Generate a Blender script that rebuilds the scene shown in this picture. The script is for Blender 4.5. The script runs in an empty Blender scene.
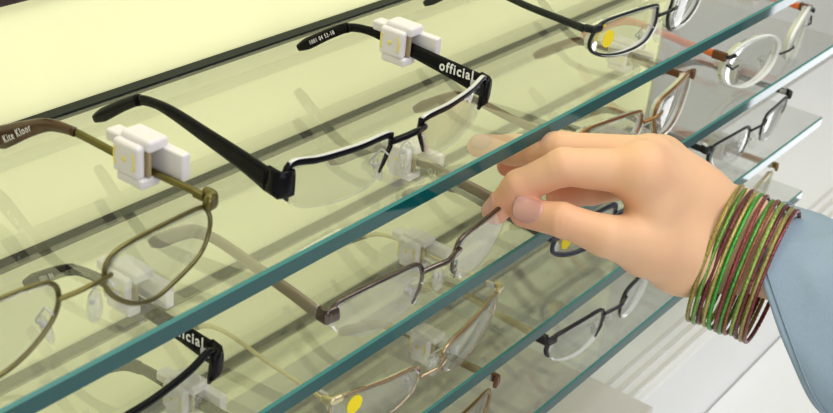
import bpy, math, random
import numpy as np
from mathutils import Vector, Matrix
random.seed(7)
scn = bpy.context.scene
COL = scn.collection

# ------------------------------------------------------------------ camera, world, lights, exposure
yaw, pit, rol = 0.9764, 0.4865, 0.11
fw = Vector((math.sin(yaw)*math.cos(pit), math.cos(yaw)*math.cos(pit), -math.sin(pit)))
rt0 = Vector((math.cos(yaw), -math.sin(yaw), 0)); up0 = rt0.cross(fw)
rt = math.cos(rol)*rt0 + math.sin(rol)*up0
up = -math.sin(rol)*rt0 + math.cos(rol)*up0
CAM = Vector((-0.8913, -0.2523, 0.23432))
cd = bpy.data.cameras.new('camera'); cam = bpy.data.objects.new('camera', cd); COL.objects.link(cam)
cam.matrix_world = Matrix(((rt.x, up.x, -fw.x, CAM.x), (rt.y, up.y, -fw.y, CAM.y), (rt.z, up.z, -fw.z, CAM.z), (0, 0, 0, 1)))
cd.sensor_width = 36; cd.lens = 1281.01/833*36; cd.clip_start = 0.01
cd.dof.use_dof = True; cd.dof.focus_distance = 0.56; cd.dof.aperture_fstop = 26
scn.camera = cam

w = bpy.data.worlds.new('room_light'); scn.world = w; w.use_nodes = True
w.node_tree.nodes['Background'].inputs[0].default_value = (1.0, 0.985, 0.96, 1)
w.node_tree.nodes['Background'].inputs[1].default_value = 0.29

def area(name, loc, target, sx, sy, power, col=(1, 1, 1)):
    l = bpy.data.lights.new(name, 'AREA'); l.shape = 'RECTANGLE'; l.size = sx; l.size_y = sy
    l.energy = power; l.color = col
    o = bpy.data.objects.new(name, l); COL.objects.link(o); o.location = loc
    o.rotation_euler = (Vector(target)-Vector(loc)).to_track_quat('-Z', 'Y').to_euler()
    return o
area('ceiling_lamp_light', (-0.35, -0.75, 1.35), (-0.35, 0.0, -0.1), 1.4, 0.6, 15, (1.0, 0.98, 0.95))
area('added_front_fill', (-1.5, -1.9, 0.35), (-0.3, 0.15, -0.25), 1.6, 1.2, 17, (1.0, 0.99, 0.97))  # added fill from behind the camera, lifts the lower wall and shelves
area('cove_lamp_light', (-0.5, 0.02, 0.62), (-0.45, 0.152, -0.02), 1.6, 0.08, 2.4, (1.0, 0.98, 0.86))
PANEL_GLOW = 4.4  # glow strength of the panel added out of view at right
scn.view_settings.view_transform = 'Standard'; scn.view_settings.look = 'None'
scn.view_settings.exposure = -0.12; scn.view_settings.gamma = 1.0

# ------------------------------------------------------------------ materials
def mat(name, col, rough=0.5, metal=0.0, spec=0.5, noise=None, scale=60, bump=0.0, coat=0.0, sss=0.0, ani=None):
    m = bpy.data.materials.new(name); m.use_nodes = True
    nt = m.node_tree; b = nt.nodes['Principled BSDF']
    b.inputs['Base Color'].default_value = (*col, 1); b.inputs['Roughness'].default_value = rough
    b.inputs['Metallic'].default_value = metal; b.inputs['Specular IOR Level'].default_value = spec
    b.inputs['Coat Weight'].default_value = coat
    if sss:
        b.inputs['Subsurface Weight'].default_value = sss
        b.inputs['Subsurface Radius'].default_value = (0.006, 0.0025, 0.0015); b.inputs['Subsurface Scale'].default_value = 1
    tc = nt.nodes.new('ShaderNodeTexCoord'); n = nt.nodes.new('ShaderNodeTexNoise')
    n.inputs['Scale'].default_value = scale; n.inputs['Detail'].default_value = 4
    nt.links.new(tc.outputs['Object'], n.inputs['Vector'])
    c2 = noise if noise else tuple(min(1, c*1.06+0.003) for c in col)
    mx = nt.nodes.new('ShaderNodeMix'); mx.data_type = 'RGBA'
    mx.inputs['A'].default_value = (*col, 1); mx.inputs['B'].default_value = (*c2, 1)
    nt.links.new(n.outputs['Fac'], mx.inputs['Factor']); nt.links.new(mx.outputs['Result'], b.inputs['Base Color'])
    if bump:
        bp = nt.nodes.new('ShaderNodeBump'); bp.inputs['Strength'].default_value = bump; bp.inputs['Distance'].default_value = 0.0006
        nt.links.new(n.outputs['Fac'], bp.inputs['Height']); nt.links.new(bp.outputs['Normal'], b.inputs['Normal'])
    return m

def clear(name, tint, ior=1.5, rough=0.0, white=0.0, boost=0.0):
    """clear sheet: see-through with a Fresnel mirror; white adds a milky share"""
    m = bpy.data.materials.new(name); m.use_nodes = True; nt = m.node_tree
    for n in list(nt.nodes): nt.nodes.remove(n)
    out = nt.nodes.new('ShaderNodeOutputMaterial'); tr = nt.nodes.new('ShaderNodeBsdfTransparent')
    gl = nt.nodes.new('ShaderNodeBsdfGlossy'); gl.inputs['Roughness'].default_value = rough
    tr.inputs[0].default_value = (*tint, 1)
    g = nt.nodes.new('ShaderNodeNewGeometry')
    # grazing-angle mirror from the facing angle, same from either side of the sheet
    dt = nt.nodes.new('ShaderNodeVectorMath'); dt.operation = 'DOT_PRODUCT'
    nt.links.new(g.outputs['Incoming'], dt.inputs[0]); nt.links.new(g.outputs['Normal'], dt.inputs[1])
    ab = nt.nodes.new('ShaderNodeMath'); ab.operation = 'ABSOLUTE'; nt.links.new(dt.outputs['Value'], ab.inputs[0])
    om = nt.nodes.new('ShaderNodeMath'); om.operation = 'SUBTRACT'; om.inputs[0].default_value = 1; nt.links.new(ab.outputs[0], om.inputs[1])
    pw = nt.nodes.new('ShaderNodeMath'); pw.operation = 'POWER'; pw.inputs[1].default_value = 5; nt.links.new(om.outputs[0], pw.inputs[0])
    r0 = ((ior-1)/(ior+1))**2
    ma = nt.nodes.new('ShaderNodeMath'); ma.operation = 'MULTIPLY_ADD'; ma.inputs[1].default_value = 1-r0; ma.inputs[2].default_value = r0+boost
    nt.links.new(pw.outputs[0], ma.inputs[0]); ma.use_clamp = True
    mx = nt.nodes.new('ShaderNodeMixShader'); nt.links.new(ma.outputs[0], mx.inputs[0])
    src = tr.outputs[0]
    if white:
        d = nt.nodes.new('ShaderNodeBsdfDiffuse'); d.inputs[0].default_value = (0.93, 0.94, 0.92, 1)
        m2 = nt.nodes.new('ShaderNodeMixShader'); m2.inputs[0].default_value = white
        nt.links.new(tr.outputs[0], m2.inputs[1]); nt.links.new(d.outputs[0], m2.inputs[2]); src = m2.outputs[0]
    nt.links.new(src, mx.inputs[1]); nt.links.new(gl.outputs[0], mx.inputs[2]); nt.links.new(mx.outputs[0], out.inputs[0])
    return m

M = {}
M['wall'] = mat('pale_yellow_panel', (0.84, 0.85, 0.50), 0.55, scale=6, noise=(0.86, 0.87, 0.53))
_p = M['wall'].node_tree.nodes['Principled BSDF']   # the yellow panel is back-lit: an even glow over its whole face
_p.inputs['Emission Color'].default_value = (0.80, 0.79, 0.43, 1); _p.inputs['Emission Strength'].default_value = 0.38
M['wall_grey'] = mat('grey_white_paint', (0.60, 0.60, 0.57), 0.6, scale=5)
M['trim'] = mat('dark_brown_trim', (0.035, 0.02, 0.018), 0.4)
M['white_top'] = mat('white_laminate', (0.88, 0.89, 0.89), 0.4, scale=8)
M['plinth'] = mat('warm_white_plinth', (0.72, 0.71, 0.68), 0.45, scale=8)
M['riser'] = mat('grey_riser', (0.70, 0.67, 0.64), 0.4, scale=12, noise=(0.74, 0.71, 0.68))
M['floor'] = mat('light_floor', (0.6, 0.58, 0.55), 0.4, scale=4)
M['sheet'] = clear('shelf_glass', (0.982, 0.99, 0.972), ior=1.5, boost=0.095)
M['edge'] = mat('green_glass_edge', (0.001, 0.060, 0.066), 0.03, spec=0.48, scale=30, noise=(0.003, 0.080, 0.085))
M['arris'] = mat('ground_arris', (0.05, 0.22, 0.19), 0.3, scale=30)
M['back_edge'] = mat('dark_back_edge', (0.004, 0.008, 0.007), 0.5, spec=0.2, scale=300, noise=(0.012, 0.018, 0.016))
M['lens'] = clear('clear_lens', (0.975, 0.98, 0.97), ior=1.25, white=0.008)
M['lens_bright'] = clear('coated_lens', (0.97, 0.97, 0.97), ior=1.4, white=0.06)
M['lens_edge_clear'] = clear('polished_lens_edge', (0.95, 0.96, 0.95), ior=1.45, white=0.10)
M['lens_edge'] = clear('frosted_lens_edge', (0.98, 0.98, 0.98), ior=1.5, white=0.92)
M['pad'] = clear('silicone_pad', (0.95, 0.95, 0.95), ior=1.5, rough=0.1, white=0.16)
M['white_plastic'] = mat('white_plastic', (0.70, 0.67, 0.69), 0.35, scale=40)
M['yellow_mark'] = mat('yellow_mark', (0.78, 0.66, 0.16), 0.5)
M['sticker'] = mat('yellow_sticker', (0.86, 0.68, 0.0), 0.6)
M['ink'] = mat('white_print', (0.85, 0.85, 0.83), 0.5)
def met(n, c, r=0.28, c2=None): return mat(n, c, r, 0.85, noise=c2, scale=90)
M['olive'] = met('olive_metal', (0.11, 0.095, 0.028), 0.3, (0.21, 0.18, 0.065))
M['black'] = mat('black_lacquer', (0.003, 0.003, 0.004), 0.25, spec=0.12, noise=(0.006, 0.006, 0.008))
M['blackm'] = mat('black_metal', (0.005, 0.008, 0.009), 0.3, 0.0, spec=0.35, noise=(0.012, 0.016, 0.016))
M['silver_edge'] = mat('silver_edge', (0.62, 0.62, 0.66), 0.3, 0.5)
M['chrome'] = met('gunmetal_chrome', (0.20, 0.165, 0.145), 0.14, (0.05, 0.035, 0.03))
M['taupe'] = mat('taupe_metal', (0.22, 0.18, 0.14), 0.35, 0.6, noise=(0.33, 0.28, 0.22))
M['bronze'] = met('bronze_metal', (0.30, 0.14, 0.05), 0.3, (0.42, 0.22, 0.09))
M['brown'] = mat('brown_lacquer', (0.10, 0.035, 0.012), 0.3, noise=(0.16, 0.06, 0.02))
M['gold'] = met('pale_gold_metal', (0.66, 0.54, 0.36), 0.25, (0.35, 0.22, 0.14))
M['goldwire'] = met('yellow_gold_metal', (0.62, 0.54, 0.30), 0.3, (0.75, 0.68, 0.45))
M['tan'] = mat('tan_lacquer', (0.34, 0.27, 0.14), 0.35, 0.2, noise=(0.42, 0.34, 0.19))
M['gunmetal'] = mat('dark_gunmetal', (0.028, 0.024, 0.030), 0.25, 0.5, noise=(0.06, 0.05, 0.06))
M['navy'] = mat('navy_lacquer', (0.010, 0.012, 0.035), 0.25, noise=(0.03, 0.035, 0.07))
M['orange'] = mat('orange_acetate', (0.72, 0.10, 0.015), 0.25, noise=(0.85, 0.26, 0.07), scale=50)
M['peach'] = mat('copper_lacquer', (0.50, 0.28, 0.18), 0.35, noise=(0.62, 0.40, 0.28))
M['antique'] = met('antique_gold', (0.34, 0.22, 0.07), 0.3, (0.20, 0.12, 0.04))
M['tortoise'] = mat('tortoise_acetate', (0.006, 0.003, 0.002), 0.2, noise=(0.12, 0.042, 0.012), scale=60)
M['olive_tip'] = mat('olive_acetate', (0.045, 0.04, 0.02), 0.2, noise=(0.16, 0.14, 0.07), scale=60)
M['nail'] = mat('fingernail', (0.58, 0.29, 0.25), 0.22, sss=0.1, noise=(0.66, 0.37, 0.32))

# ------------------------------------------------------------------ object helpers
def tag(o, label=None, cat=None, group=None, kind=None):
    if label: o['label'] = label
    if cat: o['category'] = cat
    if group: o['group'] = group
    if kind: o['kind'] = kind
    return o
def mesh_obj(name, V, F, mats, parent=None, loc=None, smooth=True, mi=None):
    me = bpy.data.meshes.new(name); me.from_pydata([tuple(v) for v in V], [], F); me.validate(); me.update()
    for m in (mats if isinstance(mats, (list, tuple)) else [mats]): me.materials.append(M[m] if isinstance(m, str) else m)
    if mi is not None:
        for p, k in zip(me.polygons, mi): p.material_index = k
    if smooth:
        for p in me.polygons: p.use_smooth = True
    o = bpy.data.objects.new(name, me); COL.objects.link(o)
    if parent is not None: o.parent = parent
    if loc is not None: o.location = loc
    return o
def empty(name, loc, rz=0):
    o = bpy.data.objects.new(name, None); COL.objects.link(o); o.location = loc; o.rotation_euler = (0, 0, rz)
    o.empty_display_size = 0.01; return o
def box(x0, x1, y0, y1, z0, z1):
    V = [(x, y, z) for x in (x0, x1) for y in (y0, y1) for z in (z0, z1)]
    F = [(0, 1, 3, 2), (4, 6, 7, 5), (0, 4, 5, 1), (2, 3, 7, 6), (0, 2, 6, 4), (1, 5, 7, 3)]
    return V, F
def join(*parts):
    V, F = [], []
    for v, f in parts:
        n = len(V); V += [tuple(a) for a in v]; F += [tuple(i+n for i in q) for q in f]
    return V, F
def bevel(o, w=0.0006, seg=2):
    b = o.modifiers.new('bevel', 'BEVEL'); b.width = w; b.segments = seg; b.limit_method = 'ANGLE'; b.angle_limit = math.radians(50)
    return o
def catmull(P, n=8, closed=False):
    P = [Vector(p) for p in P]; out = []; N = len(P)
    rng = range(N) if closed else range(N-1)
    for i in rng:
        if closed: a, b, c, d = P[i-1], P[i], P[(i+1) % N], P[(i+2) % N]
        else: a, b, c, d = P[max(i-1, 0)], P[i], P[i+1], P[min(i+2, N-1)]
        for k in range(n):
            t = k/n
            out.append(0.5*((2*b)+(c-a)*t+(2*a-5*b+4*c-d)*t*t+(3*b-a-3*c+d)*t**3))
    if not closed: out.append(P[-1])
    return out
def sweep(path, ha, hb, ref=(1, 0, 0), closed=False, n=8, power=2.0):
    """tube along path; ha half size along ref, hb half size across it (numbers or per-point lists)"""
    P = [Vector(p) for p in path]; N = len(P); ref = Vector(ref).normalized()
    A = ha if hasattr(ha, '__len__') else [ha]*N; B = hb if hasattr(hb, '__len__') else [hb]*N
    if len(A) != N: A = [float(np.interp(i/(N-1), np.linspace(0, 1, len(A)), A)) for i in range(N)]
    if len(B) != N: B = [float(np.interp(i/(N-1), np.linspace(0, 1, len(B)), B)) for i in range(N)]
    V, F = [], []
    for i in range(N):
        if closed: t = P[(i+1) % N]-P[i-1]
        else: t = P[min(i+1, N-1)]-P[max(i-1, 0)]
        t.normalize(); a = ref-t*ref.dot(t)
        if a.length < 1e-4: a = t.orthogonal()
        a.normalize(); b = t.cross(a)
        for k in range(n):
            th = 2*math.pi*(k+0.5)/n; c, s = math.cos(th), math.sin(th)
            ca = math.copysign(abs(c)**(2/power), c); sb = math.copysign(abs(s)**(2/power), s)
            V.append(P[i]+a*ca*A[i]+b*sb*B[i])
    m = N if closed else N-1
    for i in range(m):
        j = (i+1) % N
        for k in range(n):
            l = (k+1) % n; F.append((i*n+k, i*n+l, j*n+l, j*n+k))
    if not closed:
        F.append(tuple(reversed(range(n)))); F.append(tuple((N-1)*n+k for k in range(n)))
    return V, F
def ellipsoid(c, r, nu=12, nv=8):
    V = [(c[0], c[1], c[2]+r[2])]
    for j in range(1, nv):
        a = math.pi*j/nv
        for i in range(nu):
            b = 2*math.pi*i/nu; V.append((c[0]+r[0]*math.sin(a)*math.cos(b), c[1]+r[1]*math.sin(a)*math.sin(b), c[2]+r[2]*math.cos(a)))
    V.append((c[0], c[1], c[2]-r[2])); L = len(V)-1; F = []
    for i in range(nu):
        k = (i+1) % nu; F.append((0, 1+i, 1+k)); F.append((L, L-nu+k, L-nu+i))
        for j in range(nv-2): F.append((1+j*nu+i, 1+(j+1)*nu+i, 1+(j+1)*nu+k, 1+j*nu+k))
    return V, F
def text(name, body, size, parent, loc, rot, m='ink', bold=0.0):
    c = bpy.data.curves.new(name, 'FONT'); c.body = body; c.size = size; c.extrude = 0.00005; c.offset = bold
    c.space_character = 1.22; c.align_x = 'CENTER'; c.align_y = 'CENTER'; c.resolution_u = 3
    t = bpy.data.objects.new(name, c); COL.objects.link(t); bpy.context.view_layer.update()
    me = bpy.data.meshes.new_from_object(t.evaluated_get(bpy.context.evaluated_depsgraph_get()))
    bpy.data.objects.remove(t); bpy.data.curves.remove(c); me.materials.clear(); me.materials.append(M[m]); me.name = name
    for v in me.vertices: v.co.x *= 0.82
    o = bpy.data.objects.new(name, me); COL.objects.link(o); o.parent = parent; o.location = loc
    if isinstance(rot, Matrix): o.rotation_euler = rot.to_euler()
    else: o.rotation_euler = rot
    return o

# ------------------------------------------------------------------ the setting
D, H, T = 0.1445, 0.0613, 0.0078
def structure(name, V, F, m, bev=0.0):
    o = mesh_obj(name, V, F, m, smooth=False); o['kind'] = 'structure'
    if bev: bevel(o, bev)
    return o
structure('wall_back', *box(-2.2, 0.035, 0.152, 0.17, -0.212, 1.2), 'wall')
structure('wall_below', *box(-2.2, 0.035, 0.152, 0.17, -1.1, -0.212), 'wall_grey')
structure('wall_right', *box(0.035, 3.0, 0.152, 0.17, -1.1, 1.4), 'wall_grey')
structure('trim_1', *box(-2.2, 0.035, 0.1475, 0.152, 0.0545, 0.066), 'trim', 0.001)
structure('trim_2', *box(0.030, 0.040, 0.1495, 0.152, -0.25, 1.2), 'wall_grey')
structure('floor', *box(-3, 3.2, -3, 0.17, -1.12, -1.1), 'floor')
WX, WY0, WY1 = 1.62, -0.615, -0.36
structure('added_light_panel_1', *join(box(WX-.01, WX+.02, WY0-.05, WY0, -1.1, 0.0), box(WX-.01, WX+.02, WY1, WY1+.05, -1.1, 0.0), box(WX-.01, WX+.02, WY0-.05, WY1+.05, 0.0, 0.06)), 'wall_grey')  # surround of the light panel added out of view
pane = bpy.data.materials.new('added_glow_pane'); pane.use_nodes = True
pb = pane.node_tree.nodes['Principled BSDF']; pb.inputs['Base Color'].default_value = (0, 0, 0, 1)
pb.inputs['Emission Color'].default_value = (0.96, 0.98, 1, 1); pb.inputs['Emission Strength'].default_value = PANEL_GLOW
structure('added_light_panel_2', *box(WX, WX+.01, WY0, WY1, -1.1, 0.0), pane)  # added unseen glow, sized to mirror white in the right-hand shelf edges
# base cabinet under the shelves, with three low tracks along its top
o = structure('trim_3', *box(-2.0, 1.3, -0.002, 0.1515, -1.0995, -0.250), 'white_top', 0.0015)
V, F = join(box(-1.6, 1.25, 0.004, 0.007, -0.250, -0.2475), box(-1.6, 1.25, 0.013, 0.016, -0.250, -0.2475), box(-1.6, 1.25, 0.022, 0.024, -0.250, -0.2475))
structure('trim_4', V, F, 'plinth')
structure('trim_5', *box(-2.0, 0.30, -0.50, -0.003, -0.35, -0.33), 'white_top', 0.002)
o = mesh_obj('display_riser', *box(-1.3, -0.250, -0.0155, 0.150, -0.2474, -0.2405), 'riser', smooth=False); bevel(o, 0.001)
tag(o, 'pale grey flat riser box lying under the lowest glass shelf', 'riser')

def shelf(k, label):
    x0, x1 = -1.35, 0.0; z1 = -k*H+0.0028; z0 = z1-T; e = 0.0007; e2 = 0.0010
    prof = [(e2, z1), (0, z1-e2), (0, z0+e), (e, z0), (D, z0), (D, z1)]
    mt = ['arris', 'edge', 'arris', 'sheet', 'sheet', 'sheet']
    V, F, mi = [], [], []
    idx = {'sheet': 0, 'edge': 1, 'arris': 2, 'back_edge': 3}
    for x in (x0, x1): V += [(x, y, z) for y, z in prof]
    n = len(prof)
    for i in range(n):
        j = (i+1) % n; F.append((i, j, j+n, i+n)); mi.append(idx[mt[i]])
    F.append(tuple(range(n-1, -1, -1))); mi.append(1); F.append(tuple(n+i for i in range(n))); mi.append(0)
    o = mesh_obj('glass_shelf', V, F, ['sheet', 'edge', 'arris', 'back_edge'], smooth=False, mi=mi)
    tag(o, label, 'shelf', 'glass display shelves')
    mesh_obj('back_rail', *box(x0, x1, D, .1508, z1-.0022, z1+.0006), 'back_edge', o, smooth=False)
    return o
shelf(0, 'topmost clear glass shelf with dark teal front edge, its edge crossing above the hand')
shelf(1, 'second clear glass shelf from the top, holding the pair gripped by the hand')
shelf(2, 'third clear glass shelf from the top, just above the lowest one')
shelf(3, 'lowest clear glass shelf with pale grey teal edge above the riser')

# ------------------------------------------------------------------ spectacles
def wrap(x, z, half):
    return -WR[0]*(1-min(1.15, abs(x)/half)**1.08) + 0.05*(0.030-z)
WR = [0.0080]
OUT = {   # right lens outline, metres from the middle of the bridge
 'rect':  [(.0095, .0284), (.0300, .0292), (.0480, .0298), (.0610, .0306), (.0622, .0200), (.0580, .0132), (.0480, .0098), (.0330, .0082), (.0180, .0100), (.0120, .0180)],
 'soft':  [(.0085, .0255), (.0110, .0312), (.0200, .0330), (.0360, .0325), (.0530, .0303), (.0590, .0258), (.0605, .0190), (.0560, .0112), (.0430, .0074), (.0310, .0058), (.0200, .0100), (.0110, .0180)],
 'slant': [(.0070, .0210), (.0075, .0285), (.0110, .0325), (.0330, .0336), (.0550, .0320), (.0610, .0270), (.0610, .0195), (.0500, .0138), (.0320, .0115), (.0140, .0135)],
 'deep':  [(.0080, .0240), (.0085, .0325), (.0160, .0355), (.0400, .0368), (.0580, .0355), (.0635, .0280), (.0610, .0160), (.0530, .0090), (.0380, .0062), (.0190, .0100)],
 'oval':  [(.0090, .0230), (.0130, .0310), (.0270, .0372), (.0440, .0375), (.0570, .0320), (.0620, .0220), (.0570, .0120), (.0430, .0055), (.0280, .0050), (.0140, .0110)],
 'slim':  [(.0110, .0210), (.0125, .0285), (.0180, .0322), (.0350, .0325), (.0500, .0315), (.0600, .0292), (.0620, .0215), (.0540, .0130), (.0420, .0085), (.0280, .0078), (.0150, .0120)],
 'flat':  [(.0090, .0170), (.0120, .0238), (.0300, .0265), (.0470, .0285), (.0600, .0295), (.0640, .0262), (.0600, .0150), (.0450, .0068), (.0280, .0045), (.0130, .0090)],
}
TPATH = [(.0130, .0302), (.030, .0306), (.050, .0312), (.067, .0326), (.078, .0330), (.088, .0312), (.097, .0262), (.106, .0200), (.1150, .0136)]
def glasses(name, loc, half, outline, spec, label, rz=0.0):
    g = empty(name, loc, rz); tag(g, label, 'eyeglasses', 'eyeglasses on the glass shelves')
    fm, tm = spec['front'], spec['temple']; r = spec.get('r', 0.0009); sc = spec.get('sc', 1.0); zo = spec.get('zo', 0.0); tdz = spec.get('tdz', 0.0)
    y0 = 0.0120; WR[0] = spec.get('wr', .0080)
    def P(x, z, dy=0.0): return Vector((x, y0+wrap(x, z, half)+dy, z+0.0006))
    for s in (-1, 1):
        ctl = [(x*sc*s, z+zo, 0) for x, z in OUT[outline]]
        ol = catmull(ctl, 6, True); n = len(ol)
        cx = sum(p.x for p in ol)/n; cz = sum(p.y for p in ol)/n
        style = spec['style']
        # lens: curved disc with real thickness
        th = spec.get('th', 0.0020); V, F, mi = [], [], []; K = 5
        k_in = 0.0004 if style == 'full' else 0.0
        def lv(px, pz, back):
            dx, dz = px-cx, pz-cz; rr = (dx*dx+dz*dz)/(2*0.22)
            base = P(px, pz); base.y += (rr-0.0008) + (th if back else 0.0); return base
        for back in (0, 1):
            V.append(lv(cx, cz, back))
            for q in range(1, K+1):
                for p in ol: V.append(lv(cx+(p.x-cx)*q/K*(1-k_in*10), cz+(p.y-cz)*q/K*(1-k_in*10), back))
        o2 = 1+K*n
        for off in (0, o2):
            for i in range(n):
                j = (i+1) % n; F.append((off, off+1+i, off+1+j)); mi.append(0)
                for q in range(K-1):
                    a = off+1+q*n; F.append((a+i, a+n+i, a+n+j, a+j)); mi.append(0)
        for i in range(n):
            j = (i+1) % n; a = 1+(K-1)*n; F.append((a+i, a+j, o2+a+j, o2+a+i)); mi.append(1)
        lens = mesh_obj('lens', V, F, [spec.get('lens', 'lens'), spec.get('edge', 'lens_edge_clear')], g, mi=mi)
        rim = [P(p.x, p.y, 0.0008) for p in ol]
        for i, p in enumerate(rim):
            vv = lv(ol[i].x, ol[i].y, 0); p.y = vv.y+th*0.35
        if spec.get('sticker') == s:
            c = lv(s*half*0.80, 0.0235+zo, 0); c.y -= 0.0004
            rad = 0.0045; SV = [c]+[Vector((c.x+rad*math.cos(2*math.pi*i/20), c.y+rad*math.cos(2*math.pi*i/20)*s*0.12, c.z+rad*math.sin(2*math.pi*i/20))) for i in range(20)]
            SV2 = [v+Vector((0, 0.0002, 0)) for v in SV]
            SF = [(0, 1+i, 1+(i+1) % 20) for i in range(20)]+[(21, 22+(i+1) % 20, 22+i) for i in range(20)]+[(1+i, 22+i, 22+(i+1) % 20, 1+(i+1) % 20) for i in range(20)]
            st = mesh_obj('sticker', SV+SV2, SF, 'sticker', lens, smooth=False); tag(st, 'round yellow sticker')
        if style == 'full':
            V, F = sweep(rim, r, r*1.3, (0, 1, 0), True, 8); mesh_obj('rim', V, F, fm, g)
        elif style == 'thin':
            V, F = sweep(rim, r*0.6, r*0.6, (0, 1, 0), True, 6); mesh_obj('rim', V, F, fm, g)
            k = 6*5; V, F = sweep(rim[3:k-3], r, r*1.1, (0, 1, 0), False, 8); mesh_obj('brow_bar', V, F, fm, g)
        elif style == 'half':
            big = len(ol) > 62; seg = rim[6:36] if big else rim[0:24]
            V, F = sweep(seg, spec.get('bd', 0.0013), spec.get('bh', 0.0013), (0, 1, 0), False, 8, 3); mesh_obj('brow_bar', V, F, fm, g)
            claw = [rim[7], rim[5], rim[2], rim[-2], rim[-6]] if big else [rim[1], rim[0], rim[-3], rim[-6], rim[-9]]
            V, F = sweep(claw, [r*1.1, r*1.1, r, r*.9, r*.5], [r*1.2, r*1.2, r, r*.9, r*.4], (0, 1, 0), False, 8); mesh_obj('rim_claw', V, F, fm, g)
            if spec.get('outer_claw'):
                o_ = 30 if big else 18; oc = rim[o_:o_+10]
                V, F = sweep(oc, [r*1.3]*5+[r*.6], [r*1.4]*5+[r*.6], (0, 1, 0), False, 8); mesh_obj('rim_claw', V, F, fm, g)
            if spec.get('top_edge'):
                up_ = [p+Vector((0, -0.0003, spec.get('bh', .0013)+.0001)) for p in seg]
                V, F = sweep(up_, 0.0009, 0.00014, (0, 1, 0), False, 8, 3); e = mesh_obj('brow_trim', V, F, 'silver_edge', g); tag(e, 'silver line along the brow bar')
        elif style == 'rimless':
            V, F = sweep(rim, r, r*0.9, (0, 1, 0), True, 8); mesh_obj('lens_groove', V, F, 'lens_edge', lens)
            a = lv(s*half*0.925, 0.021+zo, 0)
            V, F = sweep([a+Vector((-s*.009, -.0012, .001)), a+Vector((0, -.0015, .001)), Vector((s*half*1.0, y0+.001, .026+zo))], .0007, .0007, (0, 0, 1), False, 8)
            mesh_obj('lens_screw', V, F, 'blackm', g)
        # nose pad with its wire arm
        px = s*0.0092
        V, F = ellipsoid((0, 0, 0), (0.0016, 0.0026, 0.0056), 12, 8)
        pad = mesh_obj('nose_pad', V, F, 'pad', g, loc=(px, y0-0.0115+0.0115, 0.0125+zo)); pad.rotation_euler = (0, s*0.30, s*0.5)
        a = P(s*0.0115*sc, 0.021+zo); b = Vector((px, y0+0.0015, 0.0135+zo))
        w_ = catmull([a, a+Vector((0, .003, .001)), a+Vector((-s*.001, .0055, -.001)), b+Vector((s*.001, .002, .001)), b], 4)
        V, F = join(sweep(w_, .0004, .0004, (1, 0, 0), False, 6), ellipsoid(b, (.0009, .0013, .0013), 8, 6))
        mesh_obj('pad_arm', V, F, spec.get('padm', 'silver_edge'), g)
        # end piece
        hh = spec.get('eh', 0.0022); ez = spec.get('ez', 0.0310)+zo*0
        xe = s*half
        a = P(s*half*0.915, ez)
        zt = 0.0308+tdz
        if hh > .0045: e_ = [Vector((s*(half-.0062), a.y-.0006, ez)), Vector((s*(half-.003), a.y-.0002, ez)), Vector((xe-s*.0006, y0+.0002, ez)), Vector((xe, y0+.0020, (ez+zt)/2)), Vector((xe, y0+0.006, zt))]
        else: e_ = catmull([a, Vector((s*half*0.97, a.y+0.0012, ez)), Vector((xe*0.995, y0+0.001, ez)), Vector((xe, y0+0.005, zt))], 4)
        # sweep frame: height across, depth along the bend
        V, F = sweep_up(e_, [spec.get('ed', .0012)]*len(e_), ([hh] if hh > .0045 else [hh*.8])+[hh]*(len(e_)-1))
        mesh_obj('end_piece', V, F, spec.get('endm', fm), g)
        V, F = join(box(xe-s*.0026 if s > 0 else xe+.0008, xe-.0008 if s > 0 else xe+.0026, y0+.004, y0+.0085, .0308+tdz-.0012, .0308+tdz+.0012))
        mesh_obj('hinge', V, F, spec.get('hingem', spec.get('padm', 'silver_edge')), g, smooth=False)
        # temple and its tip sleeve
        th0, th1, th2 = spec.get('tw', (.0022, .0016, .0026)); tt = spec.get('tt', .0010)
        pts = [(s*(half-0.055*max(0, y-.013)*1.0), y*(1+spec.get('tl', 0)*max(0, y-.05)/.065)+(.0045 if i == 0 else 0), z+tdz*max(0, 1-(y-.013)/.045)) for i, (y, z) in enumerate(TPATH)]
        path = catmull([Vector(p) for p in pts], 5); N = len(path)
        cut = int(N*spec.get('cut', .52))
        hs = [float(np.interp(i/(N-1), [0, .25, .5, .75, .93, 1], [th0, th0*.42+th1*.58, th1, (th1+th2)/2, th2, th2*.6])) for i in range(N)]
        low = min(path[i].z-hs[i]*0.9 for i in range(N-3, N))
        V, F = sweep_up(path[:cut+1], [tt]*(cut+1), hs[:cut+1])
        tp = mesh_obj('temple', V, F, tm, g)
        t2 = [tt*1.25]*(N-cut)
        V, F = sweep_up(path[cut:], t2, [h*1.15 for h in hs[cut:]])
        mesh_obj('temple_tip', V, F, spec.get('tip', tm), tp)
        if spec.get('block'):   # dark block between lens and temple
            V, F = box(xe-.0017, xe+.0017, y0+.002, y0+.011, .0305-th0*1.1, .0305+th0*1.1)
            o = mesh_obj('temple_block', V, F, 'brown' if spec['block'] == 1 else spec['block'], tp, smooth=False); bevel(o, .0005)
        if s == 1 and spec.get('text'):
            rot = Matrix.Rotation(.055, 3, 'Z') @ Matrix(((0, 0, -1), (-1, 0, 0), (0, 1, 0)))
            yy = 0.0285; text('lettering', spec['text'], 0.0064, tp, (half-0.055*(yy-.013)-tt-.00015, yy, .0287), rot, bold=.00016)
        if s == 1 and spec.get('tiptext'):
            yy, zz = 0.1010*(1+spec.get('tl', 0)*.78), 0.0230
            rot = Matrix.Rotation(.055, 3, 'Z') @ Matrix(((0, 0, -1), (-1, 0, 0), (0, 1, 0))) @ Matrix.Rotation(math.atan2(.0065*1.05, .010), 3, 'Z')
            text('lettering', spec['tiptext'][0], spec['tiptext'][1], tp, (half-0.055*(yy-.013)-tt*1.25-.00025, yy, zz), rot)
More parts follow.
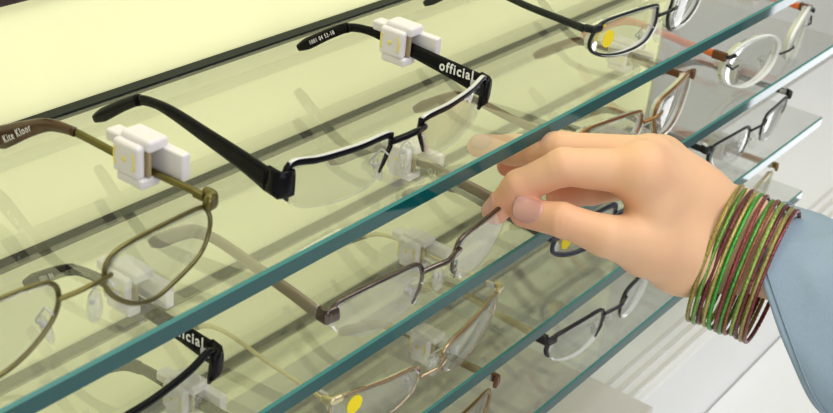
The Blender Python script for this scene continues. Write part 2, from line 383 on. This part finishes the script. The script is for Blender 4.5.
    # bridge
    bz, bh_ = spec.get('bridge', (.0268, .0010))
    x_ = spec.get('bx', 0.0092)*sc; bz += zo
    bp = catmull([P(-x_-.001, bz-.001), P(-x_*.5, bz, -.0012), P(0, bz+bh_, -.0018), P(x_*.5, bz, -.0012), P(x_+.001, bz-.001)], 4)
    br = spec.get('br', r*1.2)
    V, F = sweep(bp, br, br, (0, 1, 0), False, 8); mesh_obj('bridge', V, F, spec.get('bridgem', fm), g)
    return g
def sweep_up(path, ha, hb):
    """sweep whose b axis keeps to the vertical plane of the path"""
    P = [Vector(p) for p in path]; N = len(P); n = 10; V, F = [], []
    for i in range(N):
        t = (P[min(i+1, N-1)]-P[max(i-1, 0)]).normalized()
        a = t.cross(Vector((0, 0, 1))).normalized(); b = a.cross(t)
        for k in range(n):
            th = 2*math.pi*(k+.5)/n; c, s = math.cos(th), math.sin(th)
            V.append(P[i]+a*math.copysign(abs(c)**.6, c)*ha[i]+b*math.copysign(abs(s)**.6, s)*hb[i])
    for i in range(N-1):
        for k in range(n):
            l = (k+1) % n; F.append((i*n+k, i*n+l, (i+1)*n+l, (i+1)*n+k))
    F.append(tuple(reversed(range(n)))); F.append(tuple((N-1)*n+k for k in range(n)))
    return V, F

def security_tag(loc, label, tz=0.0):
    """white anti-theft clip closed round a temple; origin on the temple, y towards the wall"""
    g = empty('security_tag', loc); g.scale = (.92, .92, .92); tag(g, label, 'security tag', 'white security tags on the temples')
    def bx(name, m, b, w, parent=g):
        o = mesh_obj(name, *box(*b), m, parent, smooth=False); bevel(o, w, 3); return o
    bx('alarm_block', 'white_plastic', (.0028, .0072, -.0185, .008, -.0048, .0062), .0008)
    bx('top_cap', 'white_plastic', (-.0040, .0060, -.0085, .0075, .0050, .0100), .0015)
    bx('clip_back', 'white_plastic', (-.0045, .0025, .006, .0150, .0030, .0080), .0012)
    pl = bx('clip_plate', 'white_plastic', (-.0075, -.0032, -.0060, .0080, -.0058, .0078), .0016)
    bx('lower_cap', 'white_plastic', (-.0068, .0030, -.0075, .0065, -.0095, -.0053), .0012)
    bx('clip_pad', 'tan', (-.0032, -.0018, -.0075, .0040, -.0050, .0060), .0004)
    V, F = [], []
    parts = []
    for sy in (-1, 1):
        arc = [Vector((-.0076, sy*.0042+sy*.0012*math.cos(a)+.0012, .0012+.0038*math.sin(a))) for a in np.linspace(-1.3, 1.3, 9)]
        parts.append(sweep(arc, .0002, .00055, (1, 0, 0), False, 6))
    parts.append(ellipsoid((-.0076, .0012, .0012), (.0002, .0012, .0012), 10, 6))
    V, F = join(*parts); o = mesh_obj('yellow_mark', V, F, 'yellow_mark', pl); tag(o, 'pale yellow arcs and dot')
    return g

S = [-k*H for k in range(5)]
def put_tag(gx, half, k, label, y=0.058, dy=0.0, dz=0.0):
    x = gx+half-0.055*(y-.013)
    return security_tag((x, y+dy, S[k]+.0318+dz), label)

specs = []
# shelf 1
glasses('eyeglasses', (-0.6800, 0.0, S[0]), .0612, 'soft', dict(style='full', front='olive', temple='olive', tip='tortoise', tw=(.0013, .0016, .0040), tt=.0009, r=.0007, tl=.085,
    eh=.0031, ed=.0016, endm='olive', hingem='olive', cut=.47, lens='lens', tiptext=('Kite Kloor', .0042)), 'olive metal full rim eyeglasses with dark tortoise temple tip, far left of top shelf')
glasses('eyeglasses', (-0.5210, 0.0, S[0]), .0665, 'rect', dict(style='half', front='black', temple='black', tip='black', tw=(.0052, .0019, .0025), tdz=-.0048, tt=.0013, r=.0010,
    top_edge=1, bh=.0014, eh=.0056, ez=.0248, text='official', tiptext=('1001 04 52-18', .0028), bridge=(.0275, .0008), br=.0014, outer_claw=1, th=.0016, cut=.62),
    'black half rim eyeglasses with silver brow line, white word official on its temple, top shelf')
glasses('eyeglasses', (-0.3020, 0.0, S[0]), .0645, 'slant', dict(style='full', front='blackm', temple='blackm', tw=(.0021, .0016, .0022), tt=.0010, r=.00078, th=.0046,
    eh=.0020, edge='lens_edge', sticker=-1, bridge=(.0285, .0010), padm='silver_edge'), 'black metal eyeglasses with round yellow sticker on the left lens, on top shelf')
# shelf 2
glasses('eyeglasses', (-0.6800, 0.0, S[1]), .0665, 'rect', dict(style='half', front='black', temple='black', tw=(.0052, .0019, .0026), tdz=-.0048, tt=.0013, r=.0010, bh=.0013, eh=.0056, ez=.0248,
    text='official', tiptext=('1001 04', .003), bridge=(.0275, .0008), br=.0014, outer_claw=1, th=.0016, cut=.62), 'plain black half rim eyeglasses at the left of the second shelf, near the bottom left')
glasses('eyeglasses', (-0.5035, -0.0110, S[1]+.0006), .0645, 'slim', dict(style='half', front='chrome', temple='taupe', tw=(.0030, .0024, .0030), tt=.0012, r=.0009, bh=.0009, bd=.0011, eh=.0034, ez=.0262, tdz=-.0040,
    endm='chrome', th=.0022, lens='lens_bright', bx=.0125, bridge=(.0285, .0002), br=.0013, padm='silver_edge'), 'shiny gunmetal half rim eyeglasses gripped between thumb and index finger')
glasses('eyeglasses', (-0.2980, 0.0, S[1]), .0675, 'deep', dict(wr=.010, sc=1.04, ez=.0340, style='full', front='bronze', temple='brown', tw=(.0024, .0022, .0028), tt=.0011, r=.0008, th=.0046, edge='lens_edge',
    eh=.0026, endm='brown', bridge=(.0300, .0010)), 'thin bronze full rim eyeglasses with brown temples behind the raised knuckles')
glasses('eyeglasses', (-0.1130, 0.0, S[1]), .0690, 'oval', dict(wr=.0125, sc=1.09, style='rimless', front='gunmetal', temple='orange', tw=(.0024, .0020, .0030), tt=.0013, r=.0011, th=.0052, edge='lens_edge',
    block=1, eh=.0012, endm='blackm', bridge=(.0225, .0014), br=.0008), 'rimless oval eyeglasses with bright orange temples at the upper right')
# shelf 3
glasses('eyeglasses', (-0.6500, 0.004, S[2]), .0665, 'rect', dict(style='half', front='black', temple='black', tw=(.0030, .0026, .0030), tt=.0013, r=.0010, bh=.0012, eh=.0040,
    bridge=(.0275, .0008), outer_claw=1, th=.0016), 'black eyeglasses on third shelf, mostly below the picture, only temple and tag in view')
glasses('eyeglasses', (-0.4815, 0.0, S[2]), .0650, 'flat', dict(style='thin', front='gold', temple='goldwire', tw=(.0010, .0009, .0018), tt=.0008, r=.0009, th=.0028, lens='lens_bright',
    edge='lens_edge_clear', tip='olive_tip', cut=.72, sticker=-1, eh=.0018, endm='goldwire', bridge=(.0195, .0006), br=.0008), 'pale gold thin rimmed eyeglasses with wire temples and yellow sticker, third shelf')
glasses('eyeglasses', (-0.2885, 0.0090, S[2]), .0660, 'slant', dict(style='full', front='navy', temple='navy', tw=(.0024, .0020, .0028), tt=.0012, r=.0012, th=.0022, lens='lens_bright',
    sticker=-1, eh=.0032), 'dark navy full rim eyeglasses with yellow sticker below the thumb')
glasses('eyeglasses', (-0.1150, 0.0, S[2]), .0690, 'slim', dict(wr=.0060, style='half', front='blackm', temple='blackm', tw=(.0022, .0018, .0026), tt=.0012, r=.0009, bd=.0009, bh=.0008, outer_claw=1, th=.0020,
    lens='lens_bright', eh=.0026, ez=.0300, bx=.0122, bridge=(.0292, .0004), br=.0009), 'thin black half rim eyeglasses above the wrist, right end of third shelf')
# shelf 4
glasses('eyeglasses', (-0.4720, 0.0, S[3]), .0665, 'soft', dict(style='full', front='antique', temple='antique', tw=(.0024, .0020, .0028), tt=.0011, r=.0009, th=.0024, eh=.0030, endm='brown', edge='lens_edge'),
    'antique gold rimmed eyeglasses on the lowest shelf, cut by the bottom edge of the picture')
glasses('eyeglasses', (-0.2920, 0.0, S[3]), .0635, 'slim', dict(style='half', front='gunmetal', temple='tan', tw=(.0026, .0022, .0028), tt=.0012, r=.0011, bd=.0012, bh=.0011, outer_claw=1, th=.0026,
    edge='lens_edge', block='gunmetal', eh=.0026, ez=.0300, bx=.0122, bridge=(.0292, .0004), br=.0011), 'dark gunmetal half rim eyeglasses with tan temples on lowest shelf')
glasses('eyeglasses', (-0.1020, 0.0, S[3]), .0665, 'soft', dict(style='full', front='goldwire', temple='peach', tw=(.0026, .0022, .0026), tt=.0011, r=.0009, th=.0040, edge='lens_edge', eh=.0026, endm='antique'),
    'yellow gold rimmed eyeglasses with copper temples, right end of lowest shelf')

put_tag(-0.6800, .0612, 0, 'white security tag on the olive eyeglasses at the left', y=.046, dz=.0030)
put_tag(-0.5210, .0665, 0, 'white security tag behind the word official on top shelf', y=.0590, dz=.001)
put_tag(-0.6800, .0665, 1, 'white security tag on plain black eyeglasses, seen through the olive pair lens', y=.058, dz=.005)
put_tag(-0.5035, .0645, 1, 'white security tag on the gripped gunmetal pair, seen under the top shelf glass', y=.062, dy=-.002)
put_tag(-0.2980, .0675, 1, 'white security tag on the bronze eyeglasses, just behind top shelf edge')
put_tag(-0.1130, .0690, 1, 'white security tag on the rimless orange templed eyeglasses')
put_tag(-0.6500, .0665, 2, 'white security tag at the bottom left under the plain black eyeglasses')
put_tag(-0.4815, .0650, 2, 'white security tag on the pale gold eyeglasses, visible between first and second shelf edges', y=.064)
put_tag(-0.2885, .0660, 2, 'white security tag on the navy eyeglasses, mostly hidden by the hand')
put_tag(-0.1150, .0690, 2, 'white security tag on the thin black eyeglasses above the wrist')
put_tag(-0.4720, .0665, 3, 'white security tag on the antique gold eyeglasses, beside the pale gold bridge')
put_tag(-0.2920, .0635, 3, 'white security tag on the tan templed gunmetal eyeglasses of lowest shelf')
put_tag(-0.1020, .0665, 3, 'white security tag on the copper temple at right end of lowest shelf')

# ------------------------------------------------------------------ the person's hand: one continuous skin surface
J = {k: np.array(v) for k, v in {
'W1':(-0.3649, -0.0778, -0.0397),'W2':(-0.3711, -0.0805, -0.0523),'A1':(-0.3392, -0.0911, -0.0563),'A2':(-0.3443, -0.0932, -0.0623),
'B1':(-0.2965, -0.1195, -0.0837),'B2':(-0.3054, -0.1215, -0.089),'H1':(-0.3825, -0.0582, -0.0293),'H2':(-0.3933, -0.0669, -0.0469),
'Mi':(-0.4161, -0.0467, -0.0056),'Mm':(-0.3981, -0.0425, -0.0073),'Mr':(-0.3817, -0.0404, -0.0135),'Mp':(-0.3692, -0.0404, -0.024),
'Ip':(-0.4372, -0.0199, -0.0061),'Id':(-0.4453, -0.0042, -0.0192),'It':(-0.4483, 0.0044, -0.0342),
'Pm':(-0.4178, -0.0071, -0.0093),'Dm':(-0.4229, 0.0149, -0.0152),'Tm':(-0.4271, 0.0302, -0.0174),
'Pr':(-0.4053, -0.0049, -0.0215),'Dr':(-0.406, 0.0129, -0.0252),'Tr':(-0.4122, 0.0218, -0.0297),
'Pp':(-0.4001, -0.0179, -0.0314),'Dp':(-0.4064, -0.0111, -0.034),'Tp':(-0.4145, -0.0073, -0.0341),
'Tc':(-0.4159, -0.0572, -0.0378),'T1':(-0.4392, -0.0466, -0.0289),'T2':(-0.4482, -0.0293, -0.0246),'T3':(-0.4493, -0.0109, -0.0282),
'Wb':(-0.4141, -0.0557, -0.0207)}.items()}
def cone(X, a, b, ra, rb):
    a, b = J[a], J[b]; ba = b-a; t = np.clip(((X-a)@ba)/(ba@ba), 0, 1)
    return np.linalg.norm(X-a-t[..., None]*ba, axis=-1)-(ra+(rb-ra)*t)
def smin(a, b, k):
    h = np.clip(0.5+0.5*(b-a)/k, 0, 1); return b*(1-h)+a*h-k*h*(1-h)
def hand_sdf(X):
    m = .001
    palm = cone(X, 'W1', 'H1', 16.5*m, 17.5*m)
    for a, b, r1, r2, k in (('W2', 'H2', 16.5, 18, 7), ('W1', 'A1', 16.5, 14, 7), ('W2', 'A2', 16.5, 15.5, 7), ('A1', 'B1', 14, 17, 7), ('A2', 'B2', 15.5, 18, 7),
                            ('H1', 'Mi', 17, 12, 9), ('H1', 'Mm', 17.5, 12, 9), ('H1', 'Mr', 16, 11, 9), ('H1', 'Mp', 14, 10, 8), ('H2', 'Mp', 14, 9.5, 8), ('H2', 'Mi', 16, 10, 9),
                            ('H2', 'Tc', 18, 14.5, 8), ('Tc', 'Wb', 12, 8.5, 7), ('Wb', 'Mi', 8.5, 9.5, 5), ('Mi', 'Mr', 11, 10, 6)):
        palm = smin(palm, cone(X, a, b, r1*m, r2*m), k*m)
    def finger(segs):
        f = None
        for a, b, r1, r2 in segs:
            c = cone(X, a, b, r1*m, r2*m); f = c if f is None else smin(f, c, 2.5*m)
        return f
    out = palm
    for segs, k in (((('Mi', 'Ip', 10.4, 8.3), ('Ip', 'Id', 8.2, 7.4), ('Id', 'It', 7.6, 6.0)), 3.0),
                    ((('Mm', 'Pm', 11.0, 8.8), ('Pm', 'Dm', 8.6, 7.0), ('Dm', 'Tm', 7.0, 5.6)), 3.0),
                    ((('Mr', 'Pr', 10.5, 8.0), ('Pr', 'Dr', 7.8, 6.4), ('Dr', 'Tr', 6.6, 5.4)), 3.0),
                    ((('Mp', 'Pp', 9.5, 7.0), ('Pp', 'Dp', 6.9, 6.2), ('Dp', 'Tp', 6.2, 5.0)), 3.0),
                    ((('Tc', 'T1', 14, 9.0), ('T1', 'T2', 8.9, 7.5), ('T2', 'T3', 7.7, 6.4)), 3.5)):
        out = smin(out, finger(segs), (1.2 if segs[0][0] in ('Mm', 'Mr', 'Mp') else k)*m)
    return out
CREASE = [('T2', 'T3', -.002, .0006), ('T2', 'T3', -.0045, .0004), ('T2', 'T3', .0012, .0005), ('T2', 'T3', .0035, .0004), ('Ip', 'Id', .001, .0004), ('Ip', 'Id', -.001, .0003), ('Id', 'It', .0005, .0005),
          ('Pm', 'Dm', .001, .0005), ('Dm', 'Tm', .0, .0004)]
_hs = hand_sdf
def creased(X):
    f = _hs(X)
    for a, b, off, dep in CREASE:
        t = (J[b]-J[a])/np.linalg.norm(J[b]-J[a]); c = J[a]+t*off; d = X-c
        f = f+dep*np.exp(-((d@t)/.0008)**2)*np.exp(-(np.linalg.norm(d, axis=-1)/.011)**4)
    return f
def surface_nets(lo, hi, h):
    n = [int((hi[i]-lo[i])/h)+1 for i in range(3)]
    ax = [lo[i]+h*np.arange(n[i]) for i in range(3)]
    Fd = np.empty(n)
    for i in range(0, n[0], 16):
        X = np.stack(np.meshgrid(ax[0][i:i+16], ax[1], ax[2], indexing='ij'), -1); Fd[i:i+16] = creased(X)
    s = Fd < 0
    c = [s[a:n[0]-1+a, b:n[1]-1+b, d:n[2]-1+d] for a in (0, 1) for b in (0, 1) for d in (0, 1)]
    cnt = sum(x.astype(int) for x in c); act = (cnt > 0) & (cnt < 8)
    ids = -np.ones(act.shape, int); I = np.argwhere(act); ids[act] = np.arange(len(I))
    acc = np.zeros((len(I), 3)); num = np.zeros(len(I))
    corners = [(a, b, d) for a in (0, 1) for b in (0, 1) for d in (0, 1)]
    for p in range(8):
        for q in range(p+1, 8):
            if sum(abs(np.array(corners[p])-np.array(corners[q]))) != 1: continue
            P0 = I+corners[p]; P1 = I+corners[q]
            f0 = Fd[tuple(P0.T)]; f1 = Fd[tuple(P1.T)]; cr = (f0 < 0) != (f1 < 0)
            t = np.where(cr, f0/(f0-f1+1e-12), 0)
            acc += np.where(cr[:, None], P0+(P1-P0)*t[:, None], 0); num += cr
    V = np.array(lo)+h*acc/num[:, None]
    Fq = []
    for axn in range(3):
        o1, o2 = [(1, 2), (2, 0), (0, 1)][axn]
        sl0 = [slice(0, n[k]-1) for k in range(3)]; sl1 = list(sl0); sl1[axn] = slice(1, n[axn])
        ch = s[tuple(sl0)] != s[tuple(sl1)]
        E = np.argwhere(ch); E = E[(E[:, o1] > 0) & (E[:, o2] > 0)]
        d1 = np.zeros(3, int); d1[o1] = 1; d2 = np.zeros(3, int); d2[o2] = 1
        q = np.stack([ids[tuple((E-d1-d2).T)], ids[tuple((E-d2).T)], ids[tuple(E.T)], ids[tuple((E-d1).T)]], 1)
        ins = s[tuple(E.T)]; q = np.where(ins[:, None], q, q[:, ::-1])
        Fq.append(q[(q >= 0).all(1)])
    return V, np.concatenate(Fq)
lo = (-0.468, -0.142, -0.112); hi = (-0.292, 0.045, 0.016)
HV, HF = surface_nets(lo, hi, 0.00095)
# one relaxation pass evens the skin
for _ in range(2):
    acc = np.zeros_like(HV); cn = np.zeros(len(HV))
    for i in range(4):
        np.add.at(acc, HF[:, i], HV[HF[:, (i+1) % 4]]); np.add.at(cn, HF[:, i], 1)
    HV = HV*0.5+0.5*acc/cn[:, None]

person = empty('person', (-0.30, -0.35, -1.10))
tag(person, 'person reaching into the shelves with one hand, light blue long sleeve, gripping eyeglasses', 'person')
inv = Vector((0.30, 0.35, 1.10))
skin = mat('skin', (0.72, 0.42, 0.255), 0.5, sss=0.12, noise=(0.80, 0.51, 0.32), scale=45, bump=0.12, spec=0.35)
nt = skin.node_tree; b = nt.nodes['Principled BSDF']; lk = b.inputs['Base Color'].links[0].from_socket
at = nt.nodes.new('ShaderNodeAttribute'); at.attribute_name = 'flush'
mxx = nt.nodes.new('ShaderNodeMix'); mxx.data_type = 'RGBA'; nt.links.new(lk, mxx.inputs['A']); mxx.inputs['B'].default_value = (0.74, 0.28, 0.19, 1)
nt.links.new(at.outputs['Fac'], mxx.inputs['Factor']); nt.links.new(mxx.outputs['Result'], b.inputs['Base Color'])
hand = mesh_obj('body', [tuple(Vector(v)+inv) for v in HV], [tuple(int(i) for i in f) for f in HF], skin, person)
fl = np.zeros(len(HV))
for j, rad, am in (('It', .015, .55), ('Tm', .014, .95), ('Tr', .016, .9), ('Tp', .02, .6), ('T3', .014, .75), ('T2', .012, .35), ('Mi', .014, .18), ('Ip', .010, .2), ('Pm', .01, .15)):
    fl = np.maximum(fl, am*np.exp(-(np.linalg.norm(HV-J[j], axis=1)/rad)**2))
attr = hand.data.attributes.new('flush', 'FLOAT', 'POINT'); attr.data.foreach_set('value', fl.astype(np.float32))

def nail(tip, prev, rt_, side, name, wd=.0050, ln=.0065, back=.35, lift=0.0):
    """thin curved plate lying on the finger end, side = outward direction of the nail"""
    t = Vector(J[tip]-J[prev]).normalized(); n = Vector(side).normalized(); n = (n-t*n.dot(t)).normalized(); a = t.cross(n)
    c0 = Vector(J[tip])-t*ln*back; V, F = [], []
    nu, nv = 10, 10
    for lay in (0, 1):
        for i in range(nu+1):
            for j in range(nv+1):
                u = -1+2*i/nu; v = -1+2*j/nv
                # squared-off oval outline
                uu = u*math.sqrt(max(0, 1-0.42*v*v)); vv = v*math.sqrt(max(0, 1-0.42*u*u))
                p = c0+a*uu*wd+t*vv*ln
                # drop onto the skin surface
                lo_, hi_ = 0.0, 0.016
                for _ in range(18):
                    mid = (lo_+hi_)/2; q = np.array(p+n*mid)
                    if float(hand_sdf(q[None, :])[0]) < 0: lo_ = mid
                    else: hi_ = mid
                V.append(p+n*(lo_+(0.00035 if lay == 0 else -0.0005))+inv)
    k = nv+1; L = (nu+1)*k
    for i in range(nu):
        for j in range(nv):
            q = (i*k+j, (i+1)*k+j, (i+1)*k+j+1, i*k+j+1); F.append(q); F.append(tuple(L+x for x in reversed(q)))
    rim = [i*k for i in range(nu+1)]+[nu*k+j for j in range(1, nv+1)]+[i*k+nv for i in range(nu-1, -1, -1)]+[j for j in range(nv-1, 0, -1)]
    for i in range(len(rim)):
        a_, b_ = rim[i], rim[(i+1) % len(rim)]; F.append((b_, a_, L+a_, L+b_))
    return mesh_obj(name, V, F, 'nail', hand)
toc = Vector(-fw)
nail('T3', 'T2', .0064, toc+up*0.25, 'thumbnail', .0056, .0078, .55)
nail('Tm', 'Dm', .0056, Vector((-.5, -.5, .9)), 'fingernail', .0042, .0052, .4)
nail('It', 'Id', .006, Vector((-.6, .8, .2)), 'fingernail', .0046, .0055, .4)

# sleeve: wide cuff round the forearm
def camv(px, py, d): return rt*px/1281.01*d - up*py/1281.01*d
SC = Vector((-0.3316, -0.1105, -0.0864)); dS = .63
v1 = camv(-37, -108, dS); v2 = camv(-28, 12, dS)-(SC-CAM).normalized()*0.052
axis = camv(100, 42, dS)+fw*0.008
def sq(c, p=0.6): return math.copysign(abs(c)**p, c)
V, F = [], []; NU, NV = 72, 80
for lay in (0, 1):
    for j in range(NV+1):
        t = j/NV*3.6
        for i in range(NU):
            a = 2*math.pi*i/NU
            wr = 1+0.018*math.sin(3*a+5*t)+0.022*math.sin(5*a-9*t+1)*min(t, 1)+0.012*math.sin(9*a+14*t)
            k = (1+0.045*t)*wr*(1 if lay == 0 else 0.972)
            V.append(SC+axis*t+(v1*sq(math.cos(a), .5 if math.cos(a) > 0 else .95)+v2*sq(math.sin(a), .5 if math.cos(a) > 0 else .85))*k+inv)
L = (NV+1)*NU
for j in range(NV):
    for i in range(NU):
        k = (i+1) % NU; q = (j*NU+i, j*NU+k, (j+1)*NU+k, (j+1)*NU+i); F.append(q); F.append(tuple(L+x for x in reversed(q)))
for i in range(NU):
    k = (i+1) % NU; F.append((i, L+i, L+k, k)); e = NV*NU; F.append((e+i, e+k, L+e+k, L+e+i))
M['cotton'] = mat('light_blue_cotton', (0.25, 0.335, 0.42), 0.85, spec=0.2, noise=(0.29, 0.375, 0.46), scale=700, bump=0.25)
sl = mesh_obj('sleeve', V, F, 'cotton', person)
V, F = [], []
ring = [SC+axis*0.10+(v1*sq(math.cos(2*math.pi*i/NU), .5 if math.cos(2*math.pi*i/NU) > 0 else .95)+v2*sq(math.sin(2*math.pi*i/NU), .5 if math.cos(2*math.pi*i/NU) > 0 else .85))*1.018*(1+0.018*math.sin(6*math.pi*i/NU+.5)+0.012*math.sin(18*math.pi*i/NU+1.4))+inv for i in range(NU)]
mesh_obj('seam', *sweep(ring, .0004, .0004, tuple(axis.normalized()), True, 6), 'cotton', sl)

# bangles on the wrist
R0 = Vector((-0.3745, -0.0767, -0.0536)); R1 = Vector((-0.3511, -0.0984, -0.0655))
cols = [('olive gold', (0.30, 0.24, 0.05)), ('green', (0.14, 0.30, 0.05)), ('maroon', (0.13, 0.015, 0.02)), ('pale gold', (0.42, 0.36, 0.10)), ('bright green', (0.05, 0.34, 0.04)),
        ('dark red', (0.20, 0.03, 0.03)), ('green', (0.08, 0.28, 0.04)), ('bronze red', (0.26, 0.07, 0.03)), ('yellow green', (0.26, 0.36, 0.07)), ('maroon', (0.14, 0.02, 0.025)),
        ('olive gold', (0.30, 0.26, 0.07)), ('wine red', (0.20, 0.03, 0.035))]
ordw = ['first', 'second', 'third', 'fourth', 'fifth', 'sixth', 'seventh', 'eighth', 'ninth', 'tenth', 'eleventh', 'twelfth']
for i, (cn, c) in enumerate(cols):
    t = i/11; c0 = R0.lerp(R1, t)+camv(-5, -4, .6)-fw*.001
    e1 = (camv(-54+random.uniform(-2, 2), 134, .6)).normalized(); e2 = ((c0-CAM).normalized()+0.10*rt+0.006*i*rt*random.uniform(-1, 1)-0.05*up)
    e2 = (e2-e1*e2.dot(e1)).normalized(); ax_ = e1.cross(e2)
    Rr = .0335+random.uniform(-.0003, .0003); c0 = c0+e1*random.uniform(-.0004, .0010)
    NR = 150; V, F = [], []; n = 8
    for k in range(NR):
        a = 2*math.pi*k/NR; rr = .0010*(1+0.10*(k % 2)); d = e1*math.cos(a)+e2*math.sin(a)
        for q in range(n):
            b_ = 2*math.pi*q/n; V.append(c0+d*(Rr+rr*math.cos(b_))+ax_*rr*math.sin(b_))
    for k in range(NR):
        for q in range(n):
            l = (q+1) % n; m_ = (k+1) % NR; F.append((k*n+q, m_*n+q, m_*n+l, k*n+l))
    key = 'bangle_%d' % i
    M[key] = mat('glitter_'+cn.replace(' ', '_'), tuple(x*.16 for x in c), 0.28, 0.45, noise=tuple(min(1, x*1.7+.02) for x in c), scale=900, bump=0.6)
    o = mesh_obj('bangle', V, F, key, None, smooth=False)
    tag(o, '%s glittering bangle on the wrist, %s from the hand' % (cn, ordw[i]) if i < 11 else 'wine red glittering bangle nearest the blue sleeve', 'bangle', 'bangles on the wrist')
